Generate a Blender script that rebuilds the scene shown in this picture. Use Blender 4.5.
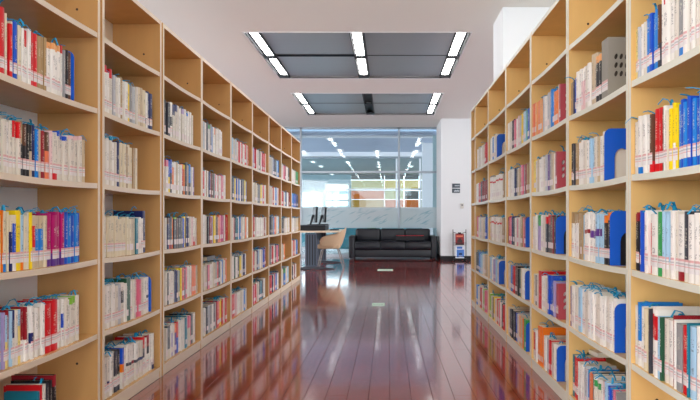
import bpy, bmesh, math, random, re
from mathutils import Vector, Matrix
random.seed(7)
S = bpy.context.scene
for o in list(bpy.data.objects): bpy.data.objects.remove(o)
COL = S.collection
PI = math.pi
# ------------------------------------------------------------ camera, light
F, VX, VY, H = 655.0, 388.0, 218.0, 0.983      # focal in px, vanishing point, eye height
cam = bpy.data.objects.new('camera', bpy.data.cameras.new('camera'))
COL.objects.link(cam); S.camera = cam
cam.location = (0, 0, H); cam.rotation_euler = (PI/2, 0, 0)
cam.data.sensor_width = 36; cam.data.lens = F/700*36
cam.data.shift_x = (350-VX)/700; cam.data.shift_y = (VY-200)/700
cam.data.clip_start = 0.05; cam.data.clip_end = 200
S.view_settings.view_transform = 'Standard'; S.view_settings.look = 'None'
S.view_settings.gamma = 1; S.view_settings.use_curve_mapping = False
S.view_settings.exposure = 0.05
W = bpy.data.worlds.new('world'); S.world = W; W.use_nodes = True
bg = W.node_tree.nodes['Background']
bg.inputs[0].default_value = (0.93, 0.955, 1.0, 1); bg.inputs[1].default_value = 4.4
LAMP = 17.0
def area(name, loc, rot, sx, sy, power, col=(1,1,1)):
    l = bpy.data.lights.new(name, 'AREA'); l.shape = 'RECTANGLE'; l.size = sx; l.size_y = sy
    l.energy = power; l.color = col
    o = bpy.data.objects.new(name, l); COL.objects.link(o); o.location = loc; o.rotation_euler = rot
    return o
# area lamps added out of view behind the viewpoint, fill light for the shelves
area('rear_fill_lamp', (-4.6, -3.2, 2.0), (math.radians(78), 0, math.radians(-52)), 3.0, 2.2, 130, (1, .97, .93))
area('rear_fill_lamp', (2.6, -3.6, 2.0), (math.radians(80), 0, math.radians(28)), 2.6, 2.2, 25, (.9, .95, 1))
# added area lamps, out of view at either side, brighten the lounge
area('lounge_fill_lamp', (-8.8, 21.5, 1.6), (math.radians(90), 0, math.radians(-90)), 8, 2.6, 360, (.9, .96, 1))
area('lounge_fill_lamp', (8.8, 21.5, 1.6), (math.radians(90), 0, math.radians(90)), 8, 2.6, 240, (.95, .97, 1))

# ------------------------------------------------------------ colour and materials
def lin(c):
    c = c/255.0
    return c/12.92 if c <= .04045 else ((c+.055)/1.055)**2.4
def rgb(r, g, b): return (lin(r), lin(g), lin(b), 1)
MATS = {}
def mat(name, col, rough=.5, metal=0, spec=.5, emit=None, estr=0, var=0, scale=(5,5,5), bump=0, coat=0):
    if name in MATS: return MATS[name]
    m = bpy.data.materials.new(name); m.use_nodes = True
    nt = m.node_tree; b = nt.nodes['Principled BSDF']
    b.inputs['Base Color'].default_value = col
    b.inputs['Roughness'].default_value = rough; b.inputs['Metallic'].default_value = metal
    b.inputs['Specular IOR Level'].default_value = spec
    b.inputs['Coat Weight'].default_value = coat
    if emit: b.inputs['Emission Color'].default_value = emit; b.inputs['Emission Strength'].default_value = estr
    if var or bump:
        tc = nt.nodes.new('ShaderNodeTexCoord'); mp = nt.nodes.new('ShaderNodeMapping'); mp.inputs['Scale'].default_value = scale
        nz = nt.nodes.new('ShaderNodeTexNoise'); nz.inputs['Scale'].default_value = 1; nz.inputs['Detail'].default_value = 4
        nt.links.new(tc.outputs['Object'], mp.inputs[0]); nt.links.new(mp.outputs[0], nz.inputs['Vector'])
        if var:
            mx = nt.nodes.new('ShaderNodeMix'); mx.data_type = 'RGBA'
            mx.inputs[6].default_value = tuple(x*(1-var) for x in col[:3])+(1,)
            mx.inputs[7].default_value = tuple(min(1, x*(1+var)) for x in col[:3])+(1,)
            nt.links.new(nz.outputs[0], mx.inputs[0]); nt.links.new(mx.outputs[2], b.inputs['Base Color'])
        if bump:
            bp = nt.nodes.new('ShaderNodeBump'); bp.inputs['Strength'].default_value = bump; bp.inputs['Distance'].default_value = .01
            nt.links.new(nz.outputs[0], bp.inputs['Height']); nt.links.new(bp.outputs[0], b.inputs['Normal'])
    MATS[name] = m; return m
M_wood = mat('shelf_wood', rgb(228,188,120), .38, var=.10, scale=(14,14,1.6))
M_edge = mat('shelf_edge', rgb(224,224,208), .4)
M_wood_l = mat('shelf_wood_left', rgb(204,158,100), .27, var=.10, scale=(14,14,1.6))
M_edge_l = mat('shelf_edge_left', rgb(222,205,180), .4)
M_ceil = mat('ceiling_paint', rgb(232,233,229), .9)
M_wall = mat('wall_paint', rgb(222,226,228), .8)
M_black = mat('black_plastic', rgb(18,20,25), .45, spec=.25)
M_dark = mat('dark_metal', rgb(46,52,62), .4, .3)
M_alu = mat('aluminium', rgb(150,160,168), .35, .6)
M_chrome = mat('chrome', rgb(200,200,205), .15, 1)
M_panel = mat('ceiling_panel_metal', rgb(166,173,180), .32, .5, var=.07, scale=(.6,14,1))
M_trough = mat('lamp_trough', rgb(18,24,32), .5)
M_lamp = mat('lamp_tube', (1,1,1,1), .5, emit=(1,.98,.95,1), estr=LAMP)
M_lamp2 = mat('lounge_lamp_tube', (1,1,1,1), .5, emit=(1,.98,.95,1), estr=2)
M_white = mat('white_enamel', rgb(235,236,238), .4)
M_leather = mat('black_leather', rgb(13,17,28), .34, spec=.4, var=.2, scale=(6,6,6), bump=.15)
M_beige = mat('beige_upholstery', rgb(200,172,140), .6, var=.06, scale=(20,20,20))
M_backglow = mat('painted_back_glow', rgb(240,245,250), .3)  # bluish-white glare behind the left rows, painted into the back panel colour
M_cap = mat('screw_cap', rgb(60,40,25), .5)
M_pages = mat('book_pages', rgb(226,214,190), .85, var=.1, scale=(3,3,200))
M_ribbon = mat('teal_ribbon', rgb(8,150,196), .5)
M_blue = mat('blue_enamel', rgb(16,92,205), .35)
M_greybox = mat('grey_card', rgb(150,146,135), .6)
M_redbox = mat('dusty_red_plastic', rgb(178,72,84), .5)
M_film = None

def nodes(m): return m.node_tree.nodes, m.node_tree.links
# floor: glossy red-brown laminate
def floor_mat():
    m = bpy.data.materials.new('red_laminate'); m.use_nodes = True; N, L = nodes(m); b = N['Principled BSDF']
    tc = N.new('ShaderNodeTexCoord'); mp = N.new('ShaderNodeMapping'); mp.inputs['Scale'].default_value = (40, 2.5, 1)
    nz = N.new('ShaderNodeTexNoise'); nz.inputs['Scale'].default_value = 1; nz.inputs['Detail'].default_value = 5
    oi = N.new('ShaderNodeObjectInfo'); ad = N.new('ShaderNodeVectorMath'); ad.operation = 'ADD'
    cb = N.new('ShaderNodeCombineXYZ'); mu = N.new('ShaderNodeMath'); mu.operation = 'MULTIPLY'; mu.inputs[1].default_value = 50
    L.new(oi.outputs['Random'], mu.inputs[0]); L.new(mu.outputs[0], cb.inputs[0])
    L.new(tc.outputs['Object'], mp.inputs[0]); L.new(mp.outputs[0], ad.inputs[0]); L.new(cb.outputs[0], ad.inputs[1])
    L.new(ad.outputs[0], nz.inputs['Vector'])
    r = N.new('ShaderNodeValToRGB'); r.color_ramp.elements[0].color = rgb(104,18,9); r.color_ramp.elements[1].color = rgb(164,44,24)
    r.color_ramp.elements[0].position = .25; r.color_ramp.elements[1].position = .8
    L.new(nz.outputs[0], r.inputs[0]); L.new(r.outputs[0], b.inputs['Base Color'])
    b.inputs['Specular IOR Level'].default_value = 1.0
    b.inputs['Coat Weight'].default_value = .45; b.inputs['Coat Roughness'].default_value = .07
    n2 = N.new('ShaderNodeTexNoise'); n2.inputs['Scale'].default_value = 5
    L.new(tc.outputs['Object'], n2.inputs['Vector'])
    mr = N.new('ShaderNodeMapRange'); mr.inputs['To Min'].default_value = .06; mr.inputs['To Max'].default_value = .15
    L.new(n2.outputs[0], mr.inputs[0]); L.new(mr.outputs[0], b.inputs['Roughness'])
    return m
M_floor = floor_mat()
M_joint = mat('floor_joint', rgb(40,16,12), .6)
# book covers: colour from the mesh, printed marks from the spine UV (u = book number + across, v = height in m; v < 0: no print)
def cover_mat():
    m = bpy.data.materials.new('book_cover'); m.use_nodes = True; N, L = nodes(m); b = N['Principled BSDF']
    at = N.new('ShaderNodeVertexColor'); at.layer_name = 'Col'
    uv = N.new('ShaderNodeUVMap'); sp = N.new('ShaderNodeSeparateXYZ'); L.new(uv.outputs[0], sp.inputs[0])
    def M(op, a, c=None, d=None):
        n = N.new('ShaderNodeMath'); n.operation = op
        for i, x in enumerate((a, c, d)):
            if x is None: continue
            if isinstance(x, (int, float)): n.inputs[i].default_value = x
            else: L.new(x, n.inputs[i])
        return n.outputs[0]
    u, v = sp.outputs[0], sp.outputs[1]
    fr = M('FRACT', u); seed = M('FLOOR', u)
    wn = N.new('ShaderNodeTexWhiteNoise'); wn.noise_dimensions = '1D'; L.new(seed, wn.inputs['W'])
    rs = N.new('ShaderNodeSeparateColor'); L.new(wn.outputs['Color'], rs.inputs[0])
    cx = N.new('ShaderNodeCombineXYZ'); L.new(M('MULTIPLY', fr, 5), cx.inputs[0]); L.new(M('MULTIPLY', v, 260), cx.inputs[1]); L.new(M('MULTIPLY', seed, 3.7), cx.inputs[2])
    nz = N.new('ShaderNodeTexNoise'); nz.inputs['Scale'].default_value = 1; nz.inputs['Detail'].default_value = 2; L.new(cx.outputs[0], nz.inputs['Vector'])
    glyph = M('GREATER_THAN', nz.outputs[0], .52)
    inu = M('MULTIPLY', M('GREATER_THAN', fr, .28), M('LESS_THAN', fr, .72))
    lo = M('ADD', M('MULTIPLY', rs.outputs[0], .05), .105); hi = M('ADD', M('MULTIPLY', rs.outputs[1], .04), .165)
    inv = M('MULTIPLY', M('GREATER_THAN', v, lo), M('LESS_THAN', v, hi))
    pub = M('MULTIPLY', M('GREATER_THAN', v, .078), M('LESS_THAN', v, M('ADD', M('MULTIPLY', rs.outputs[2], .02), .08)))
    mask = M('MULTIPLY', M('MULTIPLY', glyph, inu), M('MAXIMUM', inv, pub))
    bw = N.new('ShaderNodeRGBToBW'); L.new(at.outputs[0], bw.inputs[0])
    light = M('GREATER_THAN', bw.outputs[0], .35)
    ink = N.new('ShaderNodeMix'); ink.data_type = 'RGBA'; L.new(light, ink.inputs[0])
    ink.inputs[6].default_value = rgb(230,225,205); ink.inputs[7].default_value = rgb(70,66,78)
    mx = N.new('ShaderNodeMix'); mx.data_type = 'RGBA'
    L.new(M('MULTIPLY', mask, .5), mx.inputs[0]); L.new(at.outputs[0], mx.inputs[6]); L.new(ink.outputs[2], mx.inputs[7])
    L.new(mx.outputs[2], b.inputs['Base Color']); b.inputs['Roughness'].default_value = .42
    return m
M_cover = cover_mat()
def label_mat():   # call-number label: white paper, two red rules and a row of print
    m = bpy.data.materials.new('spine_label'); m.use_nodes = True; N, L = nodes(m); b = N['Principled BSDF']
    tc = N.new('ShaderNodeTexCoord'); sp = N.new('ShaderNodeSeparateXYZ'); L.new(tc.outputs['Object'], sp.inputs[0])
    r = N.new('ShaderNodeValToRGB'); r.color_ramp.interpolation = 'CONSTANT'
    mr = N.new('ShaderNodeMapRange'); mr.inputs['From Min'].default_value = .03; mr.inputs['From Max'].default_value = .07
    L.new(sp.outputs[2], mr.inputs[0]); L.new(mr.outputs[0], r.inputs[0])
    w = rgb(228,222,220); e = r.color_ramp.elements; e[0].color = w; e[1].position = .42; e[1].color = rgb(222,172,168)
    for p, c in ((.5, w), (.6, rgb(190,184,186)), (.72, w), (.86, rgb(222,172,168))):
        x = e.new(p); x.color = c
    L.new(r.outputs[0], b.inputs['Base Color']); b.inputs['Roughness'].default_value = .3
    return m
M_label = label_mat()
def glass_mat(name, tint, rough=0.0, mixw=.12):
    m = bpy.data.materials.new(name); m.use_nodes = True; N, L = nodes(m); N.remove(N['Principled BSDF'])
    out = N['Material Output']; t = N.new('ShaderNodeBsdfTransparent'); t.inputs[0].default_value = tint
    g = N.new('ShaderNodeBsdfGlossy'); g.inputs['Roughness'].default_value = rough
    fr = N.new('ShaderNodeFresnel'); fr.inputs[0].default_value = 1.45
    mx = N.new('ShaderNodeMixShader'); L.new(fr.outputs[0], mx.inputs[0]); L.new(t.outputs[0], mx.inputs[1]); L.new(g.outputs[0], mx.inputs[2])
    L.new(mx.outputs[0], out.inputs[0]); return m
M_glass = glass_mat('clear_glass', (.93,.97,.99,1))
def film_mat():
    m = bpy.data.materials.new('frosted_film'); m.use_nodes = True; N, L = nodes(m); N.remove(N['Principled BSDF'])
    out = N['Material Output']; t = N.new('ShaderNodeBsdfTransparent'); d = N.new('ShaderNodeBsdfDiffuse'); d.inputs[0].default_value = rgb(232,240,242)
    tl = N.new('ShaderNodeBsdfTranslucent'); tl.inputs[0].default_value = rgb(240,248,250)
    a = N.new('ShaderNodeMixShader'); a.inputs[0].default_value = .6; L.new(d.outputs[0], a.inputs[1]); L.new(tl.outputs[0], a.inputs[2])
    mx = N.new('ShaderNodeMixShader'); mx.inputs[0].default_value = .66
    L.new(t.outputs[0], mx.inputs[1]); L.new(a.outputs[0], mx.inputs[2]); L.new(mx.outputs[0], out.inputs[0]); return m
M_film = film_mat()

# ------------------------------------------------------------ object helpers
def tag(o, label=None, cat=None, group=None, kind=None):
    if label: o['label'] = label
    if cat: o['category'] = cat
    if group: o['group'] = group
    if kind: o['kind'] = kind
    return o
def empty(name, loc, label=None, cat=None, group=None, kind=None, rz=0, parent=None):
    o = bpy.data.objects.new(name, None); COL.objects.link(o); o.location = loc; o.rotation_euler = (0,0,rz)
    o.empty_display_size = .05
    if parent: o.parent = parent
    return tag(o, label, cat, group, kind)
class MB:
    """collects verts and faces; each face has a material index"""
    def __init__(s): s.v = []; s.f = []; s.m = []; s.c = []; s.uv = []
    def poly(s, pts, mi=0, col=None, uv=None):
        i = len(s.v); s.v += [tuple(p) for p in pts]; s.f.append(tuple(range(i, i+len(pts)))); s.m.append(mi); s.c.append(col); s.uv.append(uv)
    def box(s, a, b, mi=0, front=None, fmi=0, M=None):
        x0,y0,z0 = a; x1,y1,z1 = b
        i = len(s.v)
        vs = [(x,y,z) for z in (z0,z1) for y in (y0,y1) for x in (x0,x1)]
        if M: vs = [tuple(M @ Vector(p)) for p in vs]
        s.v += vs
        fs = {'z0':(0,2,3,1),'z1':(4,5,7,6),'y0':(0,1,5,4),'y1':(2,6,7,3),'x0':(0,4,6,2),'x1':(1,3,7,5)}
        for k, f in fs.items():
            s.f.append(tuple(i+j for j in f)); s.m.append(fmi if k == front else mi); s.c.append(None); s.uv.append(None)
        return s
    def grid(s, rings, close=False, mi=0, capa=False, capb=False):
        """rings: list of point loops of the same length"""
        n = len(rings[0]); i = len(s.v)
        for r in rings: s.v += [tuple(p) for p in r]
        for a in range(len(rings)-1):
            for k in range(n if close else n-1):
                k2 = (k+1) % n
                s.f.append((i+a*n+k, i+a*n+k2, i+(a+1)*n+k2, i+(a+1)*n+k)); s.m.append(mi); s.c.append(None); s.uv.append(None)
        if capa: s.f.append(tuple(i+k for k in range(n))[::-1]); s.m.append(mi); s.c.append(None); s.uv.append(None)
        if capb: s.f.append(tuple(i+(len(rings)-1)*n+k for k in range(n))); s.m.append(mi); s.c.append(None); s.uv.append(None)
        return s
    def tube(s, pts, r, n=8, mi=0):
        pts = [Vector(p) for p in pts]; rings = []
        for j, p in enumerate(pts):
            d = (pts[min(j+1, len(pts)-1)] - pts[max(j-1, 0)]).normalized()
            up = Vector((0,0,1)) if abs(d.z) < .9 else Vector((1,0,0))
            a = d.cross(up).normalized(); b = d.cross(a)
            rr = r[j] if isinstance(r, (list, tuple)) else r
            rings.append([p + a*math.cos(t)*rr + b*math.sin(t)*rr for t in [2*PI*k/n for k in range(n)]])
        return s.grid(rings, True, mi, True, True)
    def prism(s, pts2, a, b, axis='y', mi=0):
        """extrude outline pts2 along axis between a and b"""
        def P(p, t): return {'y': (p[0], t, p[1]), 'x': (t, p[0], p[1]), 'z': (p[0], p[1], t)}[axis]
        return s.grid([[P(p, a) for p in pts2], [P(p, b) for p in pts2]], True, mi, True, True)
    def mesh(s, name, mats, colored=False):
        me = bpy.data.meshes.new(name); me.from_pydata(s.v, [], s.f)
        for m in mats: me.materials.append(m)
        if len(mats) > 1: me.polygons.foreach_set('material_index', s.m)
        if colored:
            ca = me.color_attributes.new('Col', 'FLOAT_COLOR', 'CORNER'); ul = me.uv_layers.new(name='UVMap')
            cd = []; ud = []
            for f, c, u in zip(s.f, s.c, s.uv):
                for k in range(len(f)):
                    cd += c or (1,1,1,1); ud += (u[k] if u else (.0, -1.0))
            ca.data.foreach_set('color', cd); ul.data.foreach_set('uv', ud)
        me.update(); return me
def obj(name, me, parent=None, loc=None, label=None):
    o = bpy.data.objects.new(name, me); COL.objects.link(o)
    if parent: o.parent = parent
    if loc is not None: o.location = loc
    if label: o['label'] = label
    return o
def bevel(o, w=.01, seg=3, smooth=True):
    m = o.modifiers.new('bevel', 'BEVEL'); m.width = w; m.segments = seg; m.limit_method = 'ANGLE'
    if smooth:
        for p in o.data.polygons: p.use_smooth = True
    return o
def fixn(me):
    bm = bmesh.new(); bm.from_mesh(me); bmesh.ops.recalc_face_normals(bm, faces=bm.faces); bm.to_mesh(me); bm.free(); return me
def part(name, mb, mats, parent=None, loc=None, label=None, bev=0, seg=2, smooth=False):
    if not isinstance(mats, (list, tuple)): mats = [mats]
    o = obj(name, fixn(mb.mesh(name, mats)), parent, loc, label)
    if bev: bevel(o, bev, seg, smooth)
    return o
def YatX(x, w): return F*w/abs(x-VX)

# ------------------------------------------------------------ the room
CZ = 3.30
# floor slab and planks
floor = part('floor', MB().box((-9,-6,-.1),(9,40,-.003)), M_joint); tag(floor, kind='structure')
PW, PL = .1175, .93
def plank_mb(mb, x0, y0, x1, y1, z=0.0, c=.0014):
    g = .0006
    a = [(x0+g,y0+g,-.01),(x1-g,y0+g,-.01),(x1-g,y1-g,-.01),(x0+g,y1-g,-.01)]
    m = [(p[0],p[1],z-.0016) for p in a]
    t = [(x0+c,y0+c,z),(x1-c,y0+c,z),(x1-c,y1-c,z),(x0+c,y1-c,z)]
    mb.grid([a,m,t], True, 0, False, True)
pm = MB(); plank_mb(pm, -PW/2, -PL/2, PW/2, PL/2); pmesh = fixn(pm.mesh('plank', [M_floor]))
rest = MB(); X0 = -1.40
NEAR0, NEAR1 = 2.95, 8.6
for i in range(-30, 60):
    xa = X0+i*PW; off = (0 if i % 2 else .5)*PL + (.12 if i % 3 == 0 else 0)
    y = -3.0+off-PL
    while y < 16.9:
        ya, yb = max(y, -3.0), min(y+PL, 16.9); y += PL
        if yb-ya < .02 or xa > 4.5: continue
        inside = -1.46 < xa and xa+PW < 1.06
        if inside and ya >= NEAR0-PL*.5 and yb <= NEAR1+PL*.5 and yb-ya > PL-.01:
            o = obj('plank', pmesh, floor, (xa+PW/2, (ya+yb)/2, 0))
            o.rotation_euler = (random.uniform(-.0004,.0004), random.uniform(-.0012,.0012), 0)
        elif inside or (ya > 6.2 and -5 < xa < 3):
            plank_mb(rest, xa, ya, xa+PW, yb, random.uniform(-.0003,.0002))
o = part('plank', rest, M_floor, floor); tag(o, kind='stuff')
# adjoining lounge floor beyond the glass
tag(part('trim_1', MB().box((-9,16.95,-.002),(9,32,.004)), mat('lounge_floor', rgb(190,192,194), .25)), kind='structure')

# ceiling with recessed panel bays
bays_y = [(-3.95,-1.3),(.08,2.75),(4.12,6.80),(8.17,10.86),(12.16,14.72)]
UX0, UX1 = -1.80, 1.035
cb = MB(); T = .12
cb.box((-9,-6,CZ),(UX0,16.72,CZ+T)); cb.box((UX1,-6,CZ),(9,16.72,CZ+T))
prev = -6
for a, b in bays_y:
    cb.box((UX0,prev,CZ),(UX1,a,CZ+T)); prev = b
cb.box((UX0,prev,CZ),(UX1,16.72,CZ+T))
cb.box((UX0-.05,-6,CZ+T),(UX1+.05,16.72,CZ+T+.02))
tag(part('ceiling', cb, M_ceil), kind='structure')
CW = .17     # width of a lamp trough
names_bay = {8.17: 'nearer', 12.16: 'farther'}
for (a, b) in bays_y:
    vis = a > 8
    split = a+(b-a)*.475
    mids = [UX0+CW/2+.01, (UX0+UX1)/2-.012, UX1-CW/2-.01]
    # grey metal panels: each one lifts out
    xs = [(mids[0]+CW/2, mids[1]-CW/2), (mids[1]+CW/2, mids[2]-CW/2)]
    for s, (xa, xb) in enumerate(xs):
        for r, (ya, yb) in enumerate(((a+.01, split-.055), (split+.055, b-.01))):
            if s == 1 or a > 12: ya, yb = (ya, split-.004) if r == 0 else (split+.004, yb)
            t = empty('ceiling_panel', ((xa+xb)/2, (ya+yb)/2, CZ+.03))
            if vis: tag(t, 'grey metal ceiling panel, %s %s of the four, %s recessed bay' % (('front','back')[r], ('left','right')[s], names_bay[a]), 'ceiling panel', 'grey metal ceiling panels')
            else: tag(t, 'grey ceiling panel above the picture, %s %s, %s' % (('front','back')[r], ('left','right')[s], {4.12:'bay just overhead',.08:'bay over the camera'}.get(a,'bay behind the camera')), 'ceiling panel', 'ceiling panels overhead')
            hx, hy = (xb-xa)/2, (yb-ya)/2
            part('sheet', MB().box((-hx+.012,-hy+.012,0),(hx-.012,hy-.012,.015)), M_panel, t)
            fr = MB()
            fr.box((-hx,-hy,-.004),(hx,-hy+.012,.02)).box((-hx,hy-.012,-.004),(hx,hy,.02)).box((-hx,-hy,-.004),(-hx+.012,hy,.02)).box((hx-.012,-hy,-.004),(hx,hy,.02))
            part('rim', fr, M_dark, t)
    for k, mx_ in enumerate(mids):
        side = ('left','middle','right')[k]
        for r, (ya, yb) in enumerate(((a+.03, split-.09), (split+.1, b-.26))):
            if a > 12 and k == 1: continue
            if not vis: pos_ = '%s %s' % (('front','back')[r], side)
            t = empty('ceiling_light', (mx_, (ya+yb)/2, CZ+.005))
            lit = MB(); hy = (yb-ya)/2
            if vis: tag(t, 'white glowing ceiling lamp, %s one of the %s column, %s recessed bay' % (('front','back')[r], side, names_bay[a]), 'light', 'fluorescent ceiling lamps')
            else: tag(t, 'glowing ceiling lamp above the picture, %s one, %s column, %s' % (('front','back')[r], side, {4.12:'bay just overhead',.08:'bay over the camera'}.get(a,'bay behind the camera')), 'light', 'ceiling lamps overhead')
            dx = .025 if k == 0 else (-.02 if k == 2 else 0)
            part('diffuser', MB().box((-.053+dx,-hy,0),(.053+dx,hy,.02)), M_lamp, t)
            part('housing', MB().box((-.06+dx,-hy-.008,.02),(.06+dx,hy+.008,.05)), M_white, t)
        tr = part('lamp_trough', MB().box((-CW/2,a,CZ+.06),(CW/2,b,CZ+.075)).box((-CW/2,a,CZ-.002),(-CW/2+.008,b,CZ+.06)).box((CW/2-.008,a,CZ-.002),(CW/2,b,CZ+.06)).box((-CW/2,split-.08,CZ),(CW/2,split+.09,CZ+.02)).box((-CW/2,b-.24,CZ),(CW/2,b-.01,CZ+.02)), M_trough, None, (mx_,0,0))
        if vis: tag(tr, 'dark trough, %s, %s recessed ceiling bay' % (side, names_bay[a]) + (', holding lamps' if not (a>12 and k==1) else ', with a small sensor and no lamps'), 'light trough', 'ceiling troughs')
        else: tag(tr, 'dark ceiling trough above the picture, %s, %s' % (side, {4.12:'bay just overhead',.08:'bay over the camera'}.get(a,'bay behind the camera')), 'light trough', 'ceiling troughs overhead')
        if a > 12 and k == 1:
            part('sensor', MB().tube([(0,(a+b)/2,CZ+.058),(0,(a+b)/2,CZ+.02)], [.05,.04], 16), M_white, tr)
    part('trim_9', MB().box((UX0,a,CZ+.08),(UX1,b,CZ+.1)), M_trough)['kind'] = 'structure'
    tm = part('trim_2', MB().box((UX0-.02,a-.02,CZ-.006),(UX0,b+.02,CZ+.02)).box((UX1,a-.02,CZ-.006),(UX1+.02,b+.02,CZ+.02)).box((UX0,a-.02,CZ-.006),(UX1,a,CZ+.02)).box((UX0,b,CZ-.006),(UX1,b+.02,CZ+.02)), M_white)
    tag(tm, kind='structure')

# pillars
p = part('wall_right', MB().box((1.262,7.20,0),(2.1,7.84,CZ)), M_wall); tag(p, kind='structure')
p = part('wall_far', MB().box((1.235,15.26,0),(2.6,16.7,CZ)), M_wall, bev=.006); tag(p, kind='structure')
p = part('baseboard_far', MB().box((1.225,15.245,0),(2.6,15.262,.10)).box((1.222,15.245,0),(1.237,16.6,.10)), M_black); tag(p, kind='structure')

# glass wall at Y = 16.72
GY = 16.72
gw = tag(empty('window_1', (0, GY, 0)), kind='structure')
part('glass_pane', MB().box((-2.20,-.006,.06),(.255,.006,2.13)), M_glass, gw)
part('glass_pane', MB().box((.305,-.006,.06),(1.235,.006,2.13)), M_glass, gw)
part('glass_pane', MB().box((-2.20,-.006,2.18),(.255,.006,CZ-.05)), M_glass, gw)
part('glass_pane', MB().box((.305,-.006,2.18),(1.235,.006,CZ-.05)), M_glass, gw)
part('glass_pane', MB().box((-6,-.006,.06),(-2.25,.006,CZ-.05)), M_glass, gw)
for xm in (-2.225, .28, -4.7):
    part('mullion', MB().box((xm-.025,-.04,0),(xm+.025,.04,CZ)), M_alu, gw, bev=.004)
part('transom', MB().box((-6,-.035,2.13),(1.235,.035,2.18)), M_alu, gw)
part('head_rail', MB().box((-6,-.04,CZ-.05),(1.235,.04,CZ)), M_alu, gw)
part('sill_rail', MB().box((-6,-.04,0),(1.235,.04,.06)), M_alu, gw)
for xa, xb in ((-2.2,.255), (.305,1.235)):
    fm = part('frosted_film', MB().box((xa,-.010,.73),(xb,-.0075,1.255)), M_film, gw)
    lf = MB()     # bamboo-like strokes in the film
    for k in range(int(46*(xb-xa)/2.4)):
        x = random.uniform(xa+.05, xb-.3); z = random.choice((random.uniform(.80,1.0), random.uniform(.95,1.18))); l = random.uniform(.12,.34); t = random.uniform(.2,.75)
        dx, dz = l*math.cos(t), l*math.sin(t)
        if z+dz > 1.245 or x+dx > xb: continue
        w = random.uniform(.005,.011)
        lf.poly([(x,-.0115,z),(x+dx*.5+w,-.0115,z+dz*.5-w),(x+dx,-.0115,z+dz),(x+dx*.5-w,-.0115,z+dz*.5+w)])
    q = part('leaf_motif', lf, mat('etched_leaf', rgb(150,178,186), .5), gw); q['kind'] = 'stuff'

# ------------------------------------------------------------ lounge beyond the glass
def st(name, mb, m, **k): return tag(part(name, mb, m, **k), kind='structure')
M_slat = mat('lounge_ceiling_slats', rgb(178,192,214), .5, var=.12, scale=(.3,22,1))
st('ceiling_lounge', MB().box((-9,16.78,3.12),(9,21.3,3.2)), M_slat)
st('ceiling_lounge', MB().box((-9,21.4,3.03),(9,32,3.1)), mat('lounge_ceiling_far', rgb(150,166,172), .6, var=.15, scale=(.2,6,1)))
M_beam = mat('white_beam', rgb(240,243,246), .6)
st('trim_3', MB().box((-9,16.95,3.08),(9,17.2,3.185)), M_beam)
st('trim_7', MB().box((-9,16.94,3.185),(9,17.2,3.205)), M_dark)
st('trim_8', MB().box((-9,16.96,3.205),(9,17.2,3.3)), mat('soffit_pale_blue', rgb(132,152,168), .6))
st('trim_4', MB().box((-9,21.2,2.99),(9,21.4,3.13)), M_beam)
st('trim_5', MB().box((.98,18.6,0),(1.30,18.9,3.12)), M_beam)
st('trim_6', MB().box((1.16,16.9,0),(1.55,17.0,3.12)), mat('pale_curtain', rgb(176,200,205), .7, var=.1, scale=(30,1,.2)))
# inner glazed partition
pt = tag(empty('window_2', (0, 21.5, 0)), kind='structure')
part('head_rail', MB().box((-4.8,-.04,2.93),(1.07,.04,2.99)), M_alu, pt)
part('transom', MB().box((-1.4,-.03,1.90),(1.07,.03,1.95)), M_white, pt)
for xm in (.28, 1.05): part('mullion', MB().box((xm-.028,-.03,0),(xm+.028,.03,2.93)), M_white, pt)
part('glass_pane', MB().box((-4.8,-.004,.05),(1.02,.004,2.93)), glass_mat('tinted_glass', (.9,.97,.97,1)), pt)
# far lounge wall at Y=32: coloured panels on the right, windows to the left
FY = 31.0; k_ = FY/F
def fx(x): return (x-VX)*k_
def fz(y): return H+(VY-y)*k_
fw = tag(empty('wall_back', (0, FY, 0)), kind='structure')
pc = {'o': rgb(226,108,12), 'm': rgb(198,142,34), 'y': rgb(226,190,40), 'c': rgb(196,184,104), 'g': rgb(70,130,95), 'd': rgb(95,100,100), 'w': rgb(210,215,205)}
grid_ = [(351,384.5,'dcomog'), (384.5,404,'dycomg'), (404,419,'dydomd'), (419,445,'wwwwww')]
ys = [167,180,190.5,199.5,208,222,240]
for xa, xb, cs in grid_:
    for j, ch in enumerate(cs):
        part('wall_panel', MB().box((fx(xa)+.01,-.02,max(0,fz(ys[j+1]))+.01),(fx(xb)-.01,.05,fz(ys[j])-.01)), mat('lounge_panel_'+{'o':'orange','m':'mustard','y':'yellow','c':'pale','g':'green','d':'grey','w':'white'}[ch], pc[ch], .5), fw)
M_ww = mat('window_wall_pale_teal', rgb(128,164,178), .6)
wm = MB()
wm.box((fx(230),0,0),(fx(351),.1,fz(207))).box((fx(230),0,fz(184)),(fx(351),.1,3.1)).box((fx(321),0,fz(207)),(fx(326),.1,fz(184))).box((fx(349),0,fz(207)),(fx(351),.1,fz(184))).box((fx(230),0,fz(193)),(fx(321),.1,fz(184))).box((fx(294),0,fz(207)),(fx(301),.1,fz(184)))
part('window_wall', wm, M_ww, fw)
for nm, xw in (('wall_left', -9.1), ('trim_10', 9.0)):
    st(nm, MB().box((xw,24.5,0),(xw+.1,31.1,3.12)), mat('lounge_side_wall', rgb(190,205,212), .7))
w3 = tag(empty('window_3', (0, FY, 0)), kind='structure')
wf = MB()
for xa, xb, yt in ((326,349,184),(301,321,193),(250,294,193)):
    for zz in (fz(207), fz(200.5), fz(yt)): wf.box((fx(xa),-.03,zz-.04),(fx(xb),.03,zz+.04))
    for xx in (xa, xb): wf.box((fx(xx)-.04,-.03,fz(207)),(fx(xx)+.04,.03,fz(yt)))
part('window_frame', wf, M_white, w3)
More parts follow.
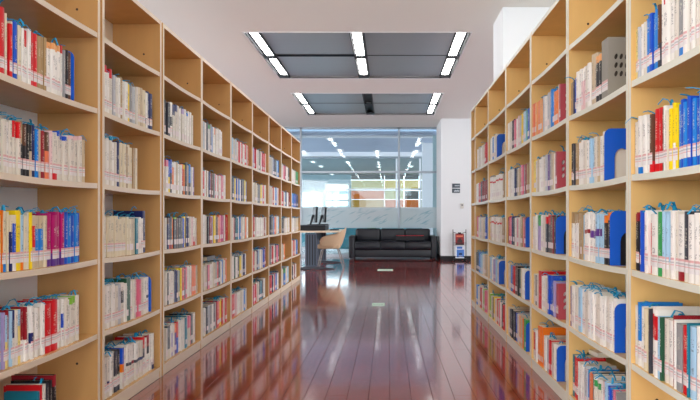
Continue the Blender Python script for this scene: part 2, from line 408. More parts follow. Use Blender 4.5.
# white sliding screen unit with a bright window in front of the panelled wall
# pale buildings seen through those windows
bd = tag(empty('apartment_building', (fx(305), 60, -6), 'pale distant building seen through the far lounge windows', 'building'))
part('facade', MB().box((-9,0,0),(5,8,9.2)), mat('distant_facade', rgb(190,205,214), .8), bd)
for i in range(8):
    for j in range(3):
        part('window', MB().box((-8.4+i*1.7,-.05,1.5+j*2.6),(-7.4+i*1.7,.02,2.9+j*2.6)), mat('distant_window', rgb(120,140,155), .3), bd)
part('roof', MB().box((-9.3,-.3,9.2),(5.3,8.3,9.5)), mat('distant_roof', rgb(110,125,140), .8), bd)
# lounge lamps
def lounge_lamp(px, py, z, l, where):
    Y = F*(z-H)/(VY-py); X = (px-VX)*Y/F
    t = empty('lounge_light', (X, Y, z-.03), 'small ceiling lamp beyond the glass, '+where, 'light', 'lounge ceiling lamps')
    part('diffuser', MB().box((-.045,-l/2,0),(.045,l/2,.012)), M_lamp2, t)
    part('housing', MB().box((-.11,-l/2-.02,.012),(.11,l/2+.02,.03)), M_white, t)
for px, py, wh in ((330,138.6,'first of the left pair'),(334,142.6,'second of the left pair'),(340,150,'left of centre near the beam'),(377,151,'right of centre near the beam'),(303.5,151.2,'beside the left bookcase end'),(419,142.6,'right of the mullion, larger'),(416,151,'right of the mullion near the beam')):
    lounge_lamp(px, py, 3.12, .32 if py < 145 else .5, wh)
for px, py, wh in ((313,161.5,'far room, farthest left'),(321,166,'far room, second from left'),(348,162,'far room, above the bright window'),(379,166.5,'far room, right of centre'),(411,166,'far room, right of the mullion'),(332,174,'far room, deepest on the left'),(409,176,'far room, deepest on the right')):
    lounge_lamp(px, py, 3.03, .5, wh)
# low teal seats and a console in the lounge, glimpsed under the film
def lounge_seat(x, y, w, m, label):
    t = empty('low_sofa', (x, y, 0), label, 'seat', 'low seats in the lounge')
    part('seat', MB().box((-w/2,-.35,.12),(w/2,.35,.42)), m, t, bev=.05, seg=3, smooth=True)
    part('backrest', MB().box((-w/2,.2,.4),(w/2,.38,.78)), m, t, bev=.05, seg=3, smooth=True)
    for sx in (-1,1):
        for sy in (-1,1): part('leg', MB().tube([(sx*(w/2-.08),sy*.26,0.004),(sx*(w/2-.08),sy*.26,.14)], .02), M_chrome, t)
M_teal = mat('teal_fabric', rgb(80,158,172), .7); M_palet = mat('pale_teal_fabric', rgb(120,180,190), .7)
lounge_seat(-1.25, 18.6, 1.3, M_teal, 'low teal seat behind the glass, left of the sofa')
lounge_seat(.35, 18.7, 1.4, M_palet, 'low pale teal seat behind the glass, behind the black sofa')
lounge_seat(-2.4, 20.0, .8, M_teal, 'low teal seat deeper in the lounge behind the desk')

# ------------------------------------------------------------ bookcases
WL, WR = 1.401, .938
LV = [1.878, 1.512, 1.151, .785, .424, .067]     # top of each shelf; books stand on LV[1:]... rows 1..5
LV_ROW = LV[1:]                                 # placeholder, set below
TH = .025; TOP = 2.20; DEP = .30; SAG = .007
# uprights, measured along the aisle
UL = [2.30, 3.200, 4.065, 4.93, 5.845, 6.77, 7.71, 8.60, 9.52, 10.46]
UR = [1.65, 2.555, 3.425, 4.31, 5.22, 6.14, 7.06, 7.40]
ORD = ['', 'nearest', 'second', 'third', 'fourth', 'fifth', 'sixth', 'seventh', 'eighth', 'ninth']
ROWN = ['', 'top row', 'second row', 'third row', 'fourth row', 'bottom row']
def sag(t): return SAG*4*t*(1-t)
def bookcase(side, i, ya, yb, ga, gap):
    s = -1 if side == 'left' else 1
    Wf = WL if side == 'left' else WR
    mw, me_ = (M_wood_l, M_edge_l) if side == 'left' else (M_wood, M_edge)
    fr = 'x1' if side == 'left' else 'x0'
    yc = (ya+yb)/2
    last = {'left': 9, 'right': 7}[side]
    where = 'nearest the camera' if i == 1 else ('last and farthest' if i == last else ORD[i]+' from the camera')
    extra = ' and empty' if (side == 'right' and i == 7) else ' full of books'
    if i == 0: where = 'beside the camera'; last = 99
    t = empty('bookcase', (s*Wf, yc, 0), 'pale wooden bookcase%s, %s on the %s side' % (extra, where, side), 'bookcase', 'wooden bookcases lining the %s of the aisle' % side)
    a = ya+ga/2-yc; b = yb-gap/2-yc
    def X(d0, d1):  # depth range to x range
        p, q = s*d0, s*d1
        return (min(p,q), max(p,q))
    def board(name, d0, d1, y0, y1, z0, z1, segs=1, bow=False):
        x0, x1 = X(d0, d1); mb = MB()
        if segs == 1: mb.box((x0,y0,z0),(x1,y1,z1), 0, fr, 1)
        else:
            for k in range(segs):
                ta, tb = k/segs, (k+1)/segs; sa, sb = sag(ta), sag(tb)
                A, B = y0+(y1-y0)*ta, y0+(y1-y0)*tb
                P = [(x0,A,z0-sa),(x1,A,z0-sa),(x0,B,z0-sb),(x1,B,z0-sb),(x0,A,z1-sa),(x1,A,z1-sa),(x0,B,z1-sb),(x1,B,z1-sb)]
                mb.poly([P[0],P[2],P[3],P[1]]); mb.poly([P[4],P[5],P[7],P[6]])
                mb.poly([P[0],P[4],P[6],P[2]], 1 if fr == 'x0' else 0); mb.poly([P[1],P[3],P[7],P[5]], 1 if fr == 'x1' else 0)
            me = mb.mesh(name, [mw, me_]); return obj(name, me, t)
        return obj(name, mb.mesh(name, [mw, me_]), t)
    pa = board('side_panel', 0, DEP, a, a+TH, 0, TOP)
    pb = board('side_panel', 0, DEP, b-TH, b, 0, TOP)
    board('top_panel', .0015, DEP, a+TH, b-TH, TOP-TH, TOP)
    if side == 'right': board('back_panel', DEP-.008, DEP, a+TH, b-TH, .04, TOP-TH)
    else:
        board('back_panel', DEP-.008, DEP, a+TH, b-TH, LV[0]-.012, TOP-TH)
        board('back_panel', DEP-.008, DEP, a+TH, b-TH, .04, LV[4]-.012)
        x0, x1 = X(DEP-.008, DEP); part('back_panel', MB().box((x0,a+TH,LV[4]-.012),(x1,b-TH,LV[0]-.012)), M_backglow, t, label='back panel with a pale glow painted in')
    for z in LV[:-1]: board('shelf', .002, DEP-.008, a+TH, b-TH, z-TH, z, 8)
    board('bottom_shelf', .002, DEP-.008, a+TH, b-TH, LV[-1]-TH, LV[-1])
    board('plinth', .004, .022, a+TH, b-TH, 0, LV[-1]-TH)
    if gap > .01: part('filler_strip', MB().box((X(.012,.05)[0], b, 0),(X(.012,.05)[1], b+gap, TOP-.002)), mw, t)
    # shelf-pin holes capped in dark plastic, on the panel that faces the camera
    for z in (1.99, .99, .28):
        for d in (.10,):
            c = part('screw_cap', MB().tube([(s*d, b-TH-.002, z),(s*d, b-TH+.003, z)], .006, 10), M_cap, t)
    return t
for i in range(9): bookcase('left', i+1, UL[i], UL[i+1], .025 if i in (1, 2) else .002, .025 if i in (0, 1) else .002)
for sd, U_ in (('left', UL), ('right', UR)): bookcase(sd, 0, U_[0]-.9, U_[0], .002, .002)
for i in range(7): bookcase('right', i+1, UR[i], UR[i+1], .002, .002)

# ------------------------------------------------------------ books
PAL = dict(W=((240,236,228),'white'), w=((222,214,200),'off-white'), C=((224,211,180),'cream'), c=((204,184,152),'beige'), S=((172,142,98),'tan'),
 D=((98,62,44),'brown'), K=((28,28,32),'black'), k=((58,60,70),'charcoal'), E=((148,148,148),'grey'), e=((192,194,198),'light grey'), N=((20,34,96),'navy'),
 B=((14,80,196),'blue'), b=((20,128,214),'bright blue'), L=((168,206,230),'pale blue'), T=((22,120,142),'teal'), G=((52,160,84),'green'), g=((140,200,60),'lime green'),
 F=((28,82,56),'dark green'), Y=((248,216,16),'yellow'), y=((238,218,130),'pale yellow'), O=((242,122,10),'orange'), o=((236,166,100),'light orange'), R=((212,18,30),'red'),
 r=((150,26,38),'dark red'), P=((226,112,140),'pink'), p=((232,196,196),'pale pink'), M=((180,10,104),'magenta'), V=((96,52,140),'purple'), v=((172,154,198),'lilac'), A=((234,126,84),'salmon'))
BOOKS = []; BEND = []
def parse(tok):
    m = re.match(r'([A-Za-z0-9]+)(?::([\d.]+))?(?:\^([\d.]+))?(!)?$', tok)
    segs = re.findall(r'([A-Za-z])(\d*)', m.group(1))
    return segs, float(m.group(2) or 1), (float(m.group(3))/100 if m.group(3) else None)
def row(side, bay, r, x0, x1, toks, h=.215, ins=.026, rib=.4, lab=True):
    """books listed from picture left to picture right between pixel columns x0 and x1"""
    Wf = WL if side == 'left' else WR
    U = UL if side == 'left' else UR
    ya_, yb_ = (U[bay-1], U[bay]) if bay else (U[0]-.9, U[0])
    if side == 'right': x0 = max(x0, VX+F*(Wf+ins)/(yb_-.0275))
    ts0 = [parse(t) for t in toks.split()]; tot = sum(t[1] for t in ts0); x = x0; ts = []
    for (sg, w, hh) in ts0:      # a run of one colour wider than a thick book is several alike volumes
        xb = x+w/tot*(x1-x0); q = abs(YatX(x, Wf+ins)-YatX(xb, Wf+ins)); x = xb
        m = 1 if q < .052 else int(round(q/.036))
        for j in range(m):
            ts.append((sg, w/m, (hh+random.choice((0,0,-.004)) if hh else None)))
    x = x0; n = len(ts)
    for k, (segs, w, hh) in enumerate(ts):
        xa = x; xb = x+w/tot*(x1-x0); x = xb
        inn = ins+random.uniform(-.004,.007)
        y0, y1 = sorted((YatX(xa, Wf+ins), YatX(xb, Wf+ins)))
        y0 = max(y0, ya_+.028); y1 = min(y1, yb_-.0275)
        if y1-y0 < .004: continue
        tm = ((y0+y1)/2-ya_)/(yb_-ya_)
        z = LV[r] - (sag(tm) if r < 5 else 0)
        BOOKS.append(dict(side=side, bay=bay, r=r, k=k, n=n, segs=segs, y0=y0, y1=y1, z=z, X=Wf+inn, h=(hh or h+random.uniform(-.010,.009)),
             rib=random.random() < rib+.15, lab=lab, area=(xb-xa)*((hh or h)*F/((y0+y1)/2)), xa=xa, dep=min(.215, max(.13, (hh or h)*.72+random.uniform(-.01,.01)))))
def L_(*a, **k): row('left', *a, **k)
def R_(*a, **k): k.setdefault('ins', .010); row('right', *a, **k)
L_(1,1, 0,73, "R:5^25.5 C:2^24 S:2 R:3^21 C:2 B:4^23 C:3 W:2 R30W:2 R30W:2 W:3 R:7^23 S:3 S:3 S:2.5 o12W:3.5 o12W:3.5 o12W:3 o12W:3 R15W:1.5 E:1.5 D50K:2.5 K:2.5 D:2.5", h=.226)
L_(1,2, 0,85, "w:3.5 w:3.5 W:3.5 w:3.5 R30w:3 R30w:3 S40K:3.5 D40K:3.5 K:3 K50c:2.5 N:3 b:3 c:2 r:3.5 D40A:4 p:2.5 w75R:3 w75R:2 B10w:3 B10w:3 B10w:3 w:2.5 p8w:3 p8w:3 p8w:3 p8w:3 c:2.5", h=.207, rib=.6)
L_(1,3, 0,81, "y:3 O:1.5 C80b:4 C:2 C30N:3 C15B60W:4 Y:6^23.3 L70O:3.5 C:3 w:2 Y:2 c20R40c:3 c25b50c:4.5 c25b50c:4.5 C:3 c:2 M75V:4 M75V:4.5 M75V:4.5 M75V:3.5 B:3.5 b:3.5 B:3.5 b:3.5 B:2.5", h=.222, rib=.3)
L_(1,4, 0,80, "L:3 v:2 L50y:3 r50c:2.5 L:2 N50w:2.5 w:3 L30y:4 r60W:2.5 r60W:2.5 W:3 W50N20W:3 w:2.5 W:3 w:2.5 W:3.5 R:6 R:6^21.5 W:2 w:3 W30B30W:2 w:3 W:2.5 g15w:3 g15w:3 w:3", h=.208)
L_(1,5, 38,57, "T:2.5^21 R:2.5^22.5 w:2.5^22.5 K:2.5^22 k:2^22.5 K:3^23 r20K:3^24.3", rib=.3)
L_(2,1, 104,153.5, "R15W:3^25 W:2.5 R20w:3^24 E:2 e:2.5 w:2 W:2 S:3^23 w:2 W:3 Y:3.5 E:3 e:2.5 w:2 C:2.5 c:2.5 C:3 W70k15W:2 N:2.5 N:3", h=.222)
L_(2,2, 104,137.5, "w:3 W:3 w:3 W:3 w:2.5 N:3 C:3 C:3 S:2 C:3 C:2.5 S:2 C:2", h=.235, rib=.5)
L_(2,3, 104,147, "w:3.5 C:3.5 C:3.5 C:3.5 C:3.5 C:3.5 C:4 c:3.5 T:2 W:3.5 W:2.5 N:2.5^24.5", h=.206, rib=.8)
L_(2,4, 104,150, "w:3 W:3 w:3 W:3 w:3 e:3 W20k30w:4 W:2 F:4^23.5 W:2.5 w:2 P:6 w:2.5 W:3 W50k8W:3", h=.215, rib=.7)
L_(2,5, 104,154, "w:4 w60N15w:3 W:2.5 w:3 k60w20k:4 K60w20k:3 B40O20w:2 W:4 W45k8w:3 W45k8w:3 W45r8w:3 W45k8w:4 w45N8w:4 R30k25W:3 W:2.5 r30k20W:3 W:2 W80N:2", h=.215, rib=.8)
L_(3,1, 165,193, "k:3 k:2 K:1.5 W40k25W:3 N30w:2.5 N20w:2.5 w:2 W:2.5 w:2 v15w:2.5 W:2 b10W:3 W:3 w:3", h=.232)
L_(3,2, 165.5,195, "P20W:3 B50Y:3 B40k:2 W15O60W:3 W:2.5 c:2 W:2 W:2 O15R60D:2.5 Y15O:1.5 k:3 c:1.5 b60k:3 W:1.5 v:1 V:2", h=.215)
L_(3,3, 165.5,197, "w:2.5 D20N:2 N70R:2 k75r:2 O:2 g5k:3 D:2 K:3 k:2 B:3 Y:2 N:3 w:4 p:2 W70R:3 W:1.5", h=.208)
L_(3,4, 165.5,199, "w:3 k:1.5 W:2 W:3.5 w:2 N:4 Y:2 b:1.5 Y:2 R:3 k:2 P:2 W:3 w:2 W:2 A:4 w:3 W:2", h=.215)
L_(3,5, 165.5,196, "w:2 k70w:3 W:2 W30v:2 W:1.5 O30V:3 R50B:2 W:2 W:3 W:2 T:3 P40w:3 P:2 k:2 W:2 W:1", h=.215, rib=.8)
L_(4,1, 203.5,222, "e W k G15W E b W O25W W w W W", h=.225)
L_(4,2, 203.5,226, "R W S W N R D E P W R W p P p W", h=.205)
L_(4,3, 203.5,228, "W w k r v Y D A P M w R", h=.22)
L_(4,4, 203.5,228.5, "w c k P W w c E R k W b w A w", h=.20)
L_(4,5, 203.5,228.5, "W w k e E W k E R O Y R W R W", h=.215, rib=.7)
L_(5,1, 232,249, "L w e W R W R W R w R", h=.21)
L_(5,2, 232,247, "k B Y B w b W N E Y b", h=.21)
L_(5,3, 232,248, "w R k T W b c W w O W", h=.21)
L_(5,4, 232,246.5, "W F W W k Y W N W", h=.205, rib=.7)
L_(5,5, 232,247, "R R p W W w W b W", h=.205, rib=.7)
L_(6,1, 253.5,267, "v R W w k w P R R W", h=.22)
L_(6,2, 253.5,266, "w c C k E Y w R W", h=.21)
L_(6,3, 253.5,267, "R w W W W W r W", h=.21)
L_(6,4, 253.5,266, "R w N L W w B r", h=.21)
L_(6,5, 253.5,265, "P R W w k T k W", h=.21)
L_(7,1, 270.5,279.5, "w e N k L b", h=.22)
L_(7,2, 270.5,279.5, "w C R W b W P", h=.22)
L_(7,3, 270.5,279, "k E b O W L", h=.22)
L_(7,4, 270.5,279.5, "E R W k P N", h=.22)
L_(7,5, 270.5,279.5, "R N w P b W N", h=.21)
L_(8,1, 282,289.5, "w P r W k", h=.2)
L_(8,2, 282,290, "R w b E W r", h=.2)
L_(8,3, 282,290, "k w W C W", h=.2)
L_(8,4, 282,285, "w O", h=.2)
L_(8,5, 282,289, "w G30b w L", h=.22)
L_(9,1, 292,298, "W w G", h=.2)
L_(9,2, 292,298, "b B N", h=.2)
L_(9,3, 292,298.5, "W w C", h=.2)
L_(9,4, 292,297.5, "w R w b", h=.22)
L_(9,5, 292,296.5, "k W r W", h=.2)
R_(1,1, 631.5,722, "y:4.5^19.5 e:2^19.5 W:2.5^20 w:3.5^20.5 b:4^20.5 B:3.5^21.5 b:2^21 b:3.5^22 D60k:3^22.5 W:2.5^25 R15W:4^25 W:4^25 R10W:5^25 w:5 E70b:6 W:5 w:4 W:4 w:4 W:4 A70k:3 W:4 p:4 W:4 w:4 W:4", h=.245, rib=.3)
R_(1,2, 631.5,722, "w:3^20 W88b:3.5 W88b:3 W:3.5 W:3.5 D80R:3 R:8^22.5 D:3 W:3 w:2 Y:3.5 Y60W:3 Y:2.5 b:3.5 B:4 b:4 B:4 b:4 B:4.5 b:4.5 b:5 B:5 b:5 B:5", h=.215, rib=.3)
R_(1,3, 632,722, "r15K55r15K:5.5 R:2 B:1 W:3 W:3 W15R:3 W:6 G:5^23 L75w:7 W:4 w:3 W75r:7 k70w:5 W:6 W:5 W:4 G40W:3 k:4 W:5 W:4 r:4", h=.222, rib=.4)
R_(1,4, 633,722, "w:2 b60W:3.5 W:3.5 C:6 k:1 W10R35W:7^24.5 L:2.5^22 F:2^22 w:4^22 W:5^22 r:2^24 W:2 E:5.5^22 R:6^22 T:2 L:6 W:5 w:5 b:5 W:6 L:5", h=.235, rib=.1)
R_(2,1, 569,601.5, "S:2.5^17 N:1.5^18 B:2^19 W:6^21 W30p:4^21 w:3^21 W:3^21 c:7^24 o15K:3.5^21 o15K:3.5^21", rib=.2)
R_(2,2, 569,604.5, "K:2.5 k:1.5 S:5 W:6 w:3 W:3 L:5.5 w:3 c:3 W:4 w:4", h=.215, rib=.6)
R_(2,3, 569,610, "S25W:5 S20W:3.5 S:3.5 L:1.5 W35r8W:5 W35V15W:6 L30V15L:6 L:2 O15K:4 O15K:4", h=.225, rib=.5)
R_(2,4, 569,614.5, "V:1 W:3.5 w:3 L:3 W:3.5 w:4 W:3 b:1 W:4 w:5 W:5 w:5 W:6", h=.215, rib=.9)
R_(2,5, 569,616, "T:3^21 R:4.5^21 W:6 e:4 b:1.5 A:4 k:1.5 W10G15w:6 W:3 p:3 L:3 B:6 P:2 E:2^19", h=.195, rib=.7)
R_(3,1, 531.5,558.5, "A:2.5 o:2.5 A:2.5 o:2.5 e:2.5 W:2.5 e:2.5 w:2 b:3.5 O:4^20 W:1", h=.215, rib=.1)
R_(3,2, 531.5,555, "W:1.5 Y:2 w:2 c:2 W:2 W:3 w:2 e:2 V:2 E:2.5 c:2 W:2", h=.21, rib=.5)
R_(3,3, 531.5,556, "w:2 W:2 G25v:3 W:3 w:3 R20k:4 D:2 r:1 K:3", h=.215, rib=.7)
R_(3,4, 531.5,556, "w:2 k:2 w:2.5 R:3^23.5 W:4 w:3 B:3.5^23 B:2.5^23 v:3", h=.205, rib=.3)
R_(3,5, 531.5,557, "W10R60W:2.5 W:2 O:4^24.5 W:3 e:2.5 R:2 w:3 W:2", h=.20, rib=.6)
R_(4,1, 507,529, "W w w k P W p e Y e L G B", h=.215)
R_(4,2, 507,529, "W w W N k c S P E r S", h=.205)
R_(4,3, 507,525.5, "K R P N K W w P w c S P r", h=.21)
R_(4,4, 507,525, "w c b r R D K F C W W", h=.205)
R_(4,5, 507,526, "w k K K B w o c O G", h=.215, rib=.1)
R_(5,1, 489.5,497, "L W b W w", h=.21)
R_(5,2, 489.5,504, "W18R7W W18R7W W18R7W W18R7W W18R7W W18R7W S", h=.205, rib=.2)
R_(5,3, 489.5,504, "w18R7w W18R7W w18R7w W18R7W W18R7W w18R7w S", h=.205)
R_(5,4, 489.5,499, "L W v L w", h=.2, rib=.7)
R_(5,5, 489.5,504.5, "g w k Y w R c P W k R", h=.21)
R_(6,1, 476.5,486.5, "W w W w R", h=.2)
R_(6,2, 476.5,486.5, "W R k r r", h=.2)
R_(6,3, 476.5,486.5, "P w e w c B", h=.21)
R_(6,4, 476.5,486, "k b L w c", h=.2)
R_(6,5, 476.5,486, "b w R w g P", h=.21)

rr = random.Random(3)
for sd in ('left', 'right'):       # the pair of cases level with the viewpoint, outside the photograph
    U0 = (UL if sd == 'left' else UR)[0]; Wf_ = WL if sd == 'left' else WR; q = .026 if sd == 'left' else .010
    for r in range(1, 6):
        pa_, pb_ = [VX+(-1 if sd == 'left' else 1)*F*(Wf_+q)/y for y in ((U0-.85, U0-.15) if sd == 'left' else (U0-.03, U0-.75))]
        row(sd, 0, r, pa_, pb_, ' '.join(rr.choice('WWWWwwCCRBbYKNGOPceLS') for _ in range(24)), ins=q)
def c4(ch): return rgb(*PAL[ch][0])
def zcuts(B):
    """colour bands from the top down -> list of (z0, z1, colour)"""
    h = B['h']; out = []; z = h; segs = B['segs']
    for i, (ch, pc_) in enumerate(segs):
        zb = 0 if i == len(segs)-1 else z-h*(float(pc_ or 50)/100)
        out.append((zb, z, c4(ch))); z = zb
    return out
def cover_mesh(B, seed, simple=False, mb=None, org=None):
    """local frame: spine at x=0 facing +x (left cases) or -x (right cases); y centred; base at z=0"""
    s = 1 if B['side'] == 'left' else -1
    t = (B['y1']-B['y0'])/2-.0011; h, d = B['h'], B['dep']; bulge = min(.004, t*.35)
    own = mb is None
    if own: mb = MB()
    ox, oy, oz = org or (0,0,0)
    cols = zcuts(B); main = max(cols, key=lambda c: c[1]-c[0])[2]
    ns = 4 if not simple else 1
    arc = [(-bulge+bulge*math.sin(PI*(k/ns)) if ns > 1 else 0, -t+2*t*k/ns) for k in range(ns+1)]
    c = .0015
    for (z0, z1, col) in cols:
        for k in range(ns):
            (xa, ya), (xb, yb) = arc[k], arc[k+1]
            P = [(ox+s*xa,oy+ya,oz+z0),(ox+s*xb,oy+yb,oz+z0),(ox+s*xb,oy+yb,oz+z1),(ox+s*xa,oy+ya,oz+z1)]
            U = [(seed+.02+.96*k/ns, z0),(seed+.02+.96*(k+1)/ns, z0),(seed+.02+.96*(k+1)/ns, z1),(seed+.02+.96*k/ns, z1)]
            if s < 0: P = P[::-1]; U = U[::-1]
            mb.poly(P, 0, col, U)
    for sy in (-1, 1):     # the two boards
        y = sy*t; yi = sy*(t-c); x0 = s*arc[0][0]; x1 = -s*d
        for (z0, z1, col) in cols:
            mb.poly([(ox+x0,oy+y,oz+z0),(ox+x1,oy+y,oz+z0),(ox+x1,oy+y,oz+z1),(ox+x0,oy+y,oz+z1)], 0, col)
        if not simple:
            mb.poly([(ox+x0,oy+yi,oz),(ox+x1,oy+yi,oz),(ox+x1,oy+yi,oz+h),(ox+x0,oy+yi,oz+h)], 0, main)
            mb.poly([(ox+x0,oy+y,oz+h),(ox+x1,oy+y,oz+h),(ox+x1,oy+yi,oz+h),(ox+x0,oy+yi,oz+h)], 0, cols[0][2])
            mb.poly([(ox+x1,oy+y,oz),(ox+x1,oy+yi,oz),(ox+x1,oy+yi,oz+h),(ox+x1,oy+y,oz+h)], 0, main)
    if simple:
        cp = rgb(222,212,190)
        mb.poly([(ox,oy-t,oz+h),(ox-s*d,oy-t,oz+h),(ox-s*d,oy+t,oz+h),(ox,oy+t,oz+h)], 0, cp)
        mb.poly([(ox-s*d,oy-t,oz),(ox-s*d,oy+t,oz),(ox-s*d,oy+t,oz+h),(ox-s*d,oy-t,oz+h)], 0, cp)
    else:
        pts = [(ox+s*a[0],oy+a[1],oz+h) for a in arc]+[(ox-s*.006,oy+t-c,oz+h),(ox-s*.006,oy-t+c,oz+h)]
        mb.poly(pts, 0, cols[0][2])
    return mb
def ribbon_pts(s):
    """a flat bookmark ribbon that rises from the page edge and flops over"""
    d = random.uniform(.02,.10); l = random.uniform(.03,.065); a = random.uniform(-1.3,1.3); up = random.uniform(.012,.035)
    p0 = Vector((-s*d, 0, -.02)); p1 = Vector((-s*d, 0, .002)); dr = Vector((s*math.cos(a), math.sin(a), 0))
    return [p0, p1, p1+dr*l*.3+Vector((0,0,up*.8)), p1+dr*l*.65+Vector((0,0,up)), p1+dr*l+Vector((0,0,up*random.uniform(-.1,1.1)))]
def ribbon_mb(mb, pts, w=.0075):
    dr = pts[-1]-pts[1]; sd = Vector((-dr.y, dr.x, 0)).normalized()*w/2
    th = Vector((0,0,.0014))
    mb.grid([[p-sd-th, p+sd-th, p+sd+th, p-sd+th] for p in pts], True, 0, True, True)
ordn_ = ['first','second','third','fourth','fifth','sixth','seventh','eighth','ninth','tenth','eleventh','twelfth','thirteenth','fourteenth']
_tens = {20:('twentieth','twenty'),30:('thirtieth','thirty')}
_teen = ['fifteenth','sixteenth','seventeenth','eighteenth','nineteenth']
ordn = ordn_+_teen+['twentieth']+['twenty-'+x for x in ordn_[:9]]+['thirtieth']+['thirty-'+x for x in ordn_[:9]]+['fortieth']
def book_label(B):
    segs = B['segs']; nm = [PAL[c][1] for c, _ in segs]
    hs = B['h']; size = 'tall ' if hs > .236 else ('short ' if hs < .192 else ('thin ' if (B['y1']-B['y0']) < .016 else ('thick ' if B['y1']-B['y0'] > .042 else '')))
    if len(nm) == 1: look = size+nm[0]+' book'
    elif nm[0] == nm[-1]: look = '%s book with %s band' % (nm[0], nm[1]) if nm[1] != nm[0] else nm[0]+' book'
    else: look = '%s book with %s top' % (nm[-1], nm[0])
    k, n = B['k'], B['n']
    if B['side'] == 'left' and B['bay'] == 1 and B['r'] < 5:
        pos = '%s in from picture edge' % ordn[k] if k < n/2 else '%s from right end' % ordn[n-1-k]
    elif B['side'] == 'right' and B['bay'] == 1:
        pos = '%s from left end' % ordn[k]
    else:
        pos = ('%s from left end' % ordn[k]) if k < n/2 else ('%s from right end' % ordn[n-1-k])
    if pos.startswith('first '): pos = pos.replace('first in from', 'at').replace('first from', 'at')
    lb = '%s, %s, %s, %s %s bookcase' % (look, pos, ROWN[B['r']], ORD[B['bay']], B['side'])
    return lb if len(lb.split()) <= 16 else lb[len(size):] if lb.startswith(size) and size else lb.replace(' in from picture edge', ' from picture edge')
vis = [B for B in BOOKS]
vis.sort(key=lambda B: -(B['area'] if B['xa'] < 699 and B['bay'] else B['area']*.0001))
rest = MB(); rlab = MB(); rrib = MB()
for idx, B in enumerate(vis):
    s = 1 if B['side'] == 'left' else -1
    loc = (-s*B['X'], (B['y0']+B['y1'])/2, B['z'])
    t = (B['y1']-B['y0'])/2-.0011; h, d = B['h'], B['dep']
    if idx < 300:
        lean = 0
        root = empty('book', loc, book_label(B), 'book', 'books in the %s %s bookcase' % (ORD[B['bay']], B['side']))
        obj('cover', cover_mesh(B, idx+1).mesh('cover', [M_cover], True), root)
        obj('pages', MB().box((min(-s*.005,-s*(d-.003)), -t+.0016, .002),(max(-s*.005,-s*(d-.003)), t-.0016, h-.004)).mesh('pages', [M_pages]), root)
        if B['lab']:
            bl = min(.004, t*.35); P = []
            for k in range(5):
                P.append((s*(-bl+bl*math.sin(PI*k/4)+.0006), (-t+2*t*k/4)))
            lm = MB(); lm.grid([[(x,y,z) for x,y in P] for z in (.030,.072)])
            obj('spine_label', lm.mesh('spine_label', [M_label]), root)
        if B['rib']:
            rm = MB(); ribbon_mb(rm, [p+Vector((0,0,h-.004)) for p in ribbon_pts(s)])
            obj('ribbon', rm.mesh('ribbon', [M_ribbon]), root)
            if random.random() < .6:
                rm = MB(); ribbon_mb(rm, [p+Vector((0,random.uniform(-t,t)*.6,h-.004)) for p in ribbon_pts(s)])
                obj('ribbon', rm.mesh('ribbon', [M_ribbon]), root)
    else:
        # white label band painted as its own colour band is real paper on these too
        cover_mesh(B, idx+1, True, rest, loc)
        x = loc[0]+s*.0008; y = loc[1]; z = loc[2]
        if random.random() < .7: rlab.box((min(x,x-s*.0006),y-t,z+.028),(max(x,x-s*.0006),y+t,z+.062))
        if B['rib']: ribbon_mb(rrib, [p+Vector(loc)+Vector((0,0,h-.004)) for p in ribbon_pts(s)])
br = empty('book_rows', (0,0,0), 'upright books of many colours in the farther bookcases on both sides', 'books', kind='stuff')
o = obj('covers', rest.mesh('covers', [M_cover], True), br); o['kind'] = 'stuff'
o = obj('spine_labels', rlab.mesh('spine_labels', [mat('plain_label', rgb(228,214,212), .4)]), br); o['kind'] = 'stuff'
o = obj('ribbons', rrib.mesh('ribbons', [M_ribbon]), br); o['kind'] = 'stuff'
print('BOOKS', len(BOOKS))

# ------------------------------------------------------------ bookends
def bookend(side, bay, r, px, h=.215, label='', m=None, w=.135):
    Wf = WL if side == 'left' else WR; s = -1 if side == 'left' else 1     # s: direction into the case
    Y = YatX(px, Wf+(.024 if side == 'left' else .008))+(.003 if side == 'left' else -.003)
    U = UL if side == 'left' else UR
    tm = (Y-U[bay-1])/(U[bay]-U[bay-1]); z = LV[r]-(sag(tm) if r < 5 else 0)
    t = empty('bookend', (s*(Wf+(.022 if side == 'left' else .006)), Y, z+.0015), label, 'bookend', 'blue metal bookends')
    out = [(0,0),(0,h-.03)]+[(.03-.03*math.cos(a), h-.03+.03*math.sin(a)) for a in (PI/8,PI/4,3*PI/8,PI/2)]
    out += [(w-.03+.03*math.sin(a), h-.03+.03*math.cos(a)) for a in (0,PI/8,PI/4,3*PI/8,PI/2)]+[(w,0)]
    cxx, rad = .045+.032, .032
    out += [(cxx+rad,0),(cxx+rad,.10)]+[(cxx+rad*math.cos(a), .10+rad*1.3*math.sin(a)) for a in (PI/6,PI/3,PI/2,2*PI/3,5*PI/6)]+[(cxx-rad,.10),(cxx-rad,0)]
    mb = MB(); pts = [(s*x, zz) for x, zz in out]
    mb.prism(pts, -.0012, .0012)
    part('plate', mb, m or M_blue, t)
    dr = 1 if side == 'right' else -1
    fb = MB(); y0, y1 = sorted((0, dr*.1)); fb.box((min(s*(cxx-rad),s*(cxx+rad)), y0, -.0012),(max(s*(cxx-rad),s*(cxx+rad)), y1, 0))
    part('foot', fb, m or M_blue, t)
    return t
bookend('right',2,2,604.5,.228,'large blue bookend with arched cutout, second row, second right bookcase')
bookend('right',2,3,610,.232,'large blue bookend beside black and orange books, third row, second right bookcase')
bookend('right',2,4,614.7,.205,'blue bookend closing the long white set, fourth row, second right bookcase')
bookend('right',3,3,556,.212,'blue bookend, third row, third right bookcase')
bookend('right',3,5,557,.20,'blue bookend, bottom row, third right bookcase')
bookend('right',4,3,525.7,.21,'blue bookend, third row, fourth right bookcase')
bookend('right',4,4,525.2,.20,'blue bookend, fourth row, fourth right bookcase')
bookend('right',4,5,526.2,.20,'blue bookend, bottom row, fourth right bookcase')
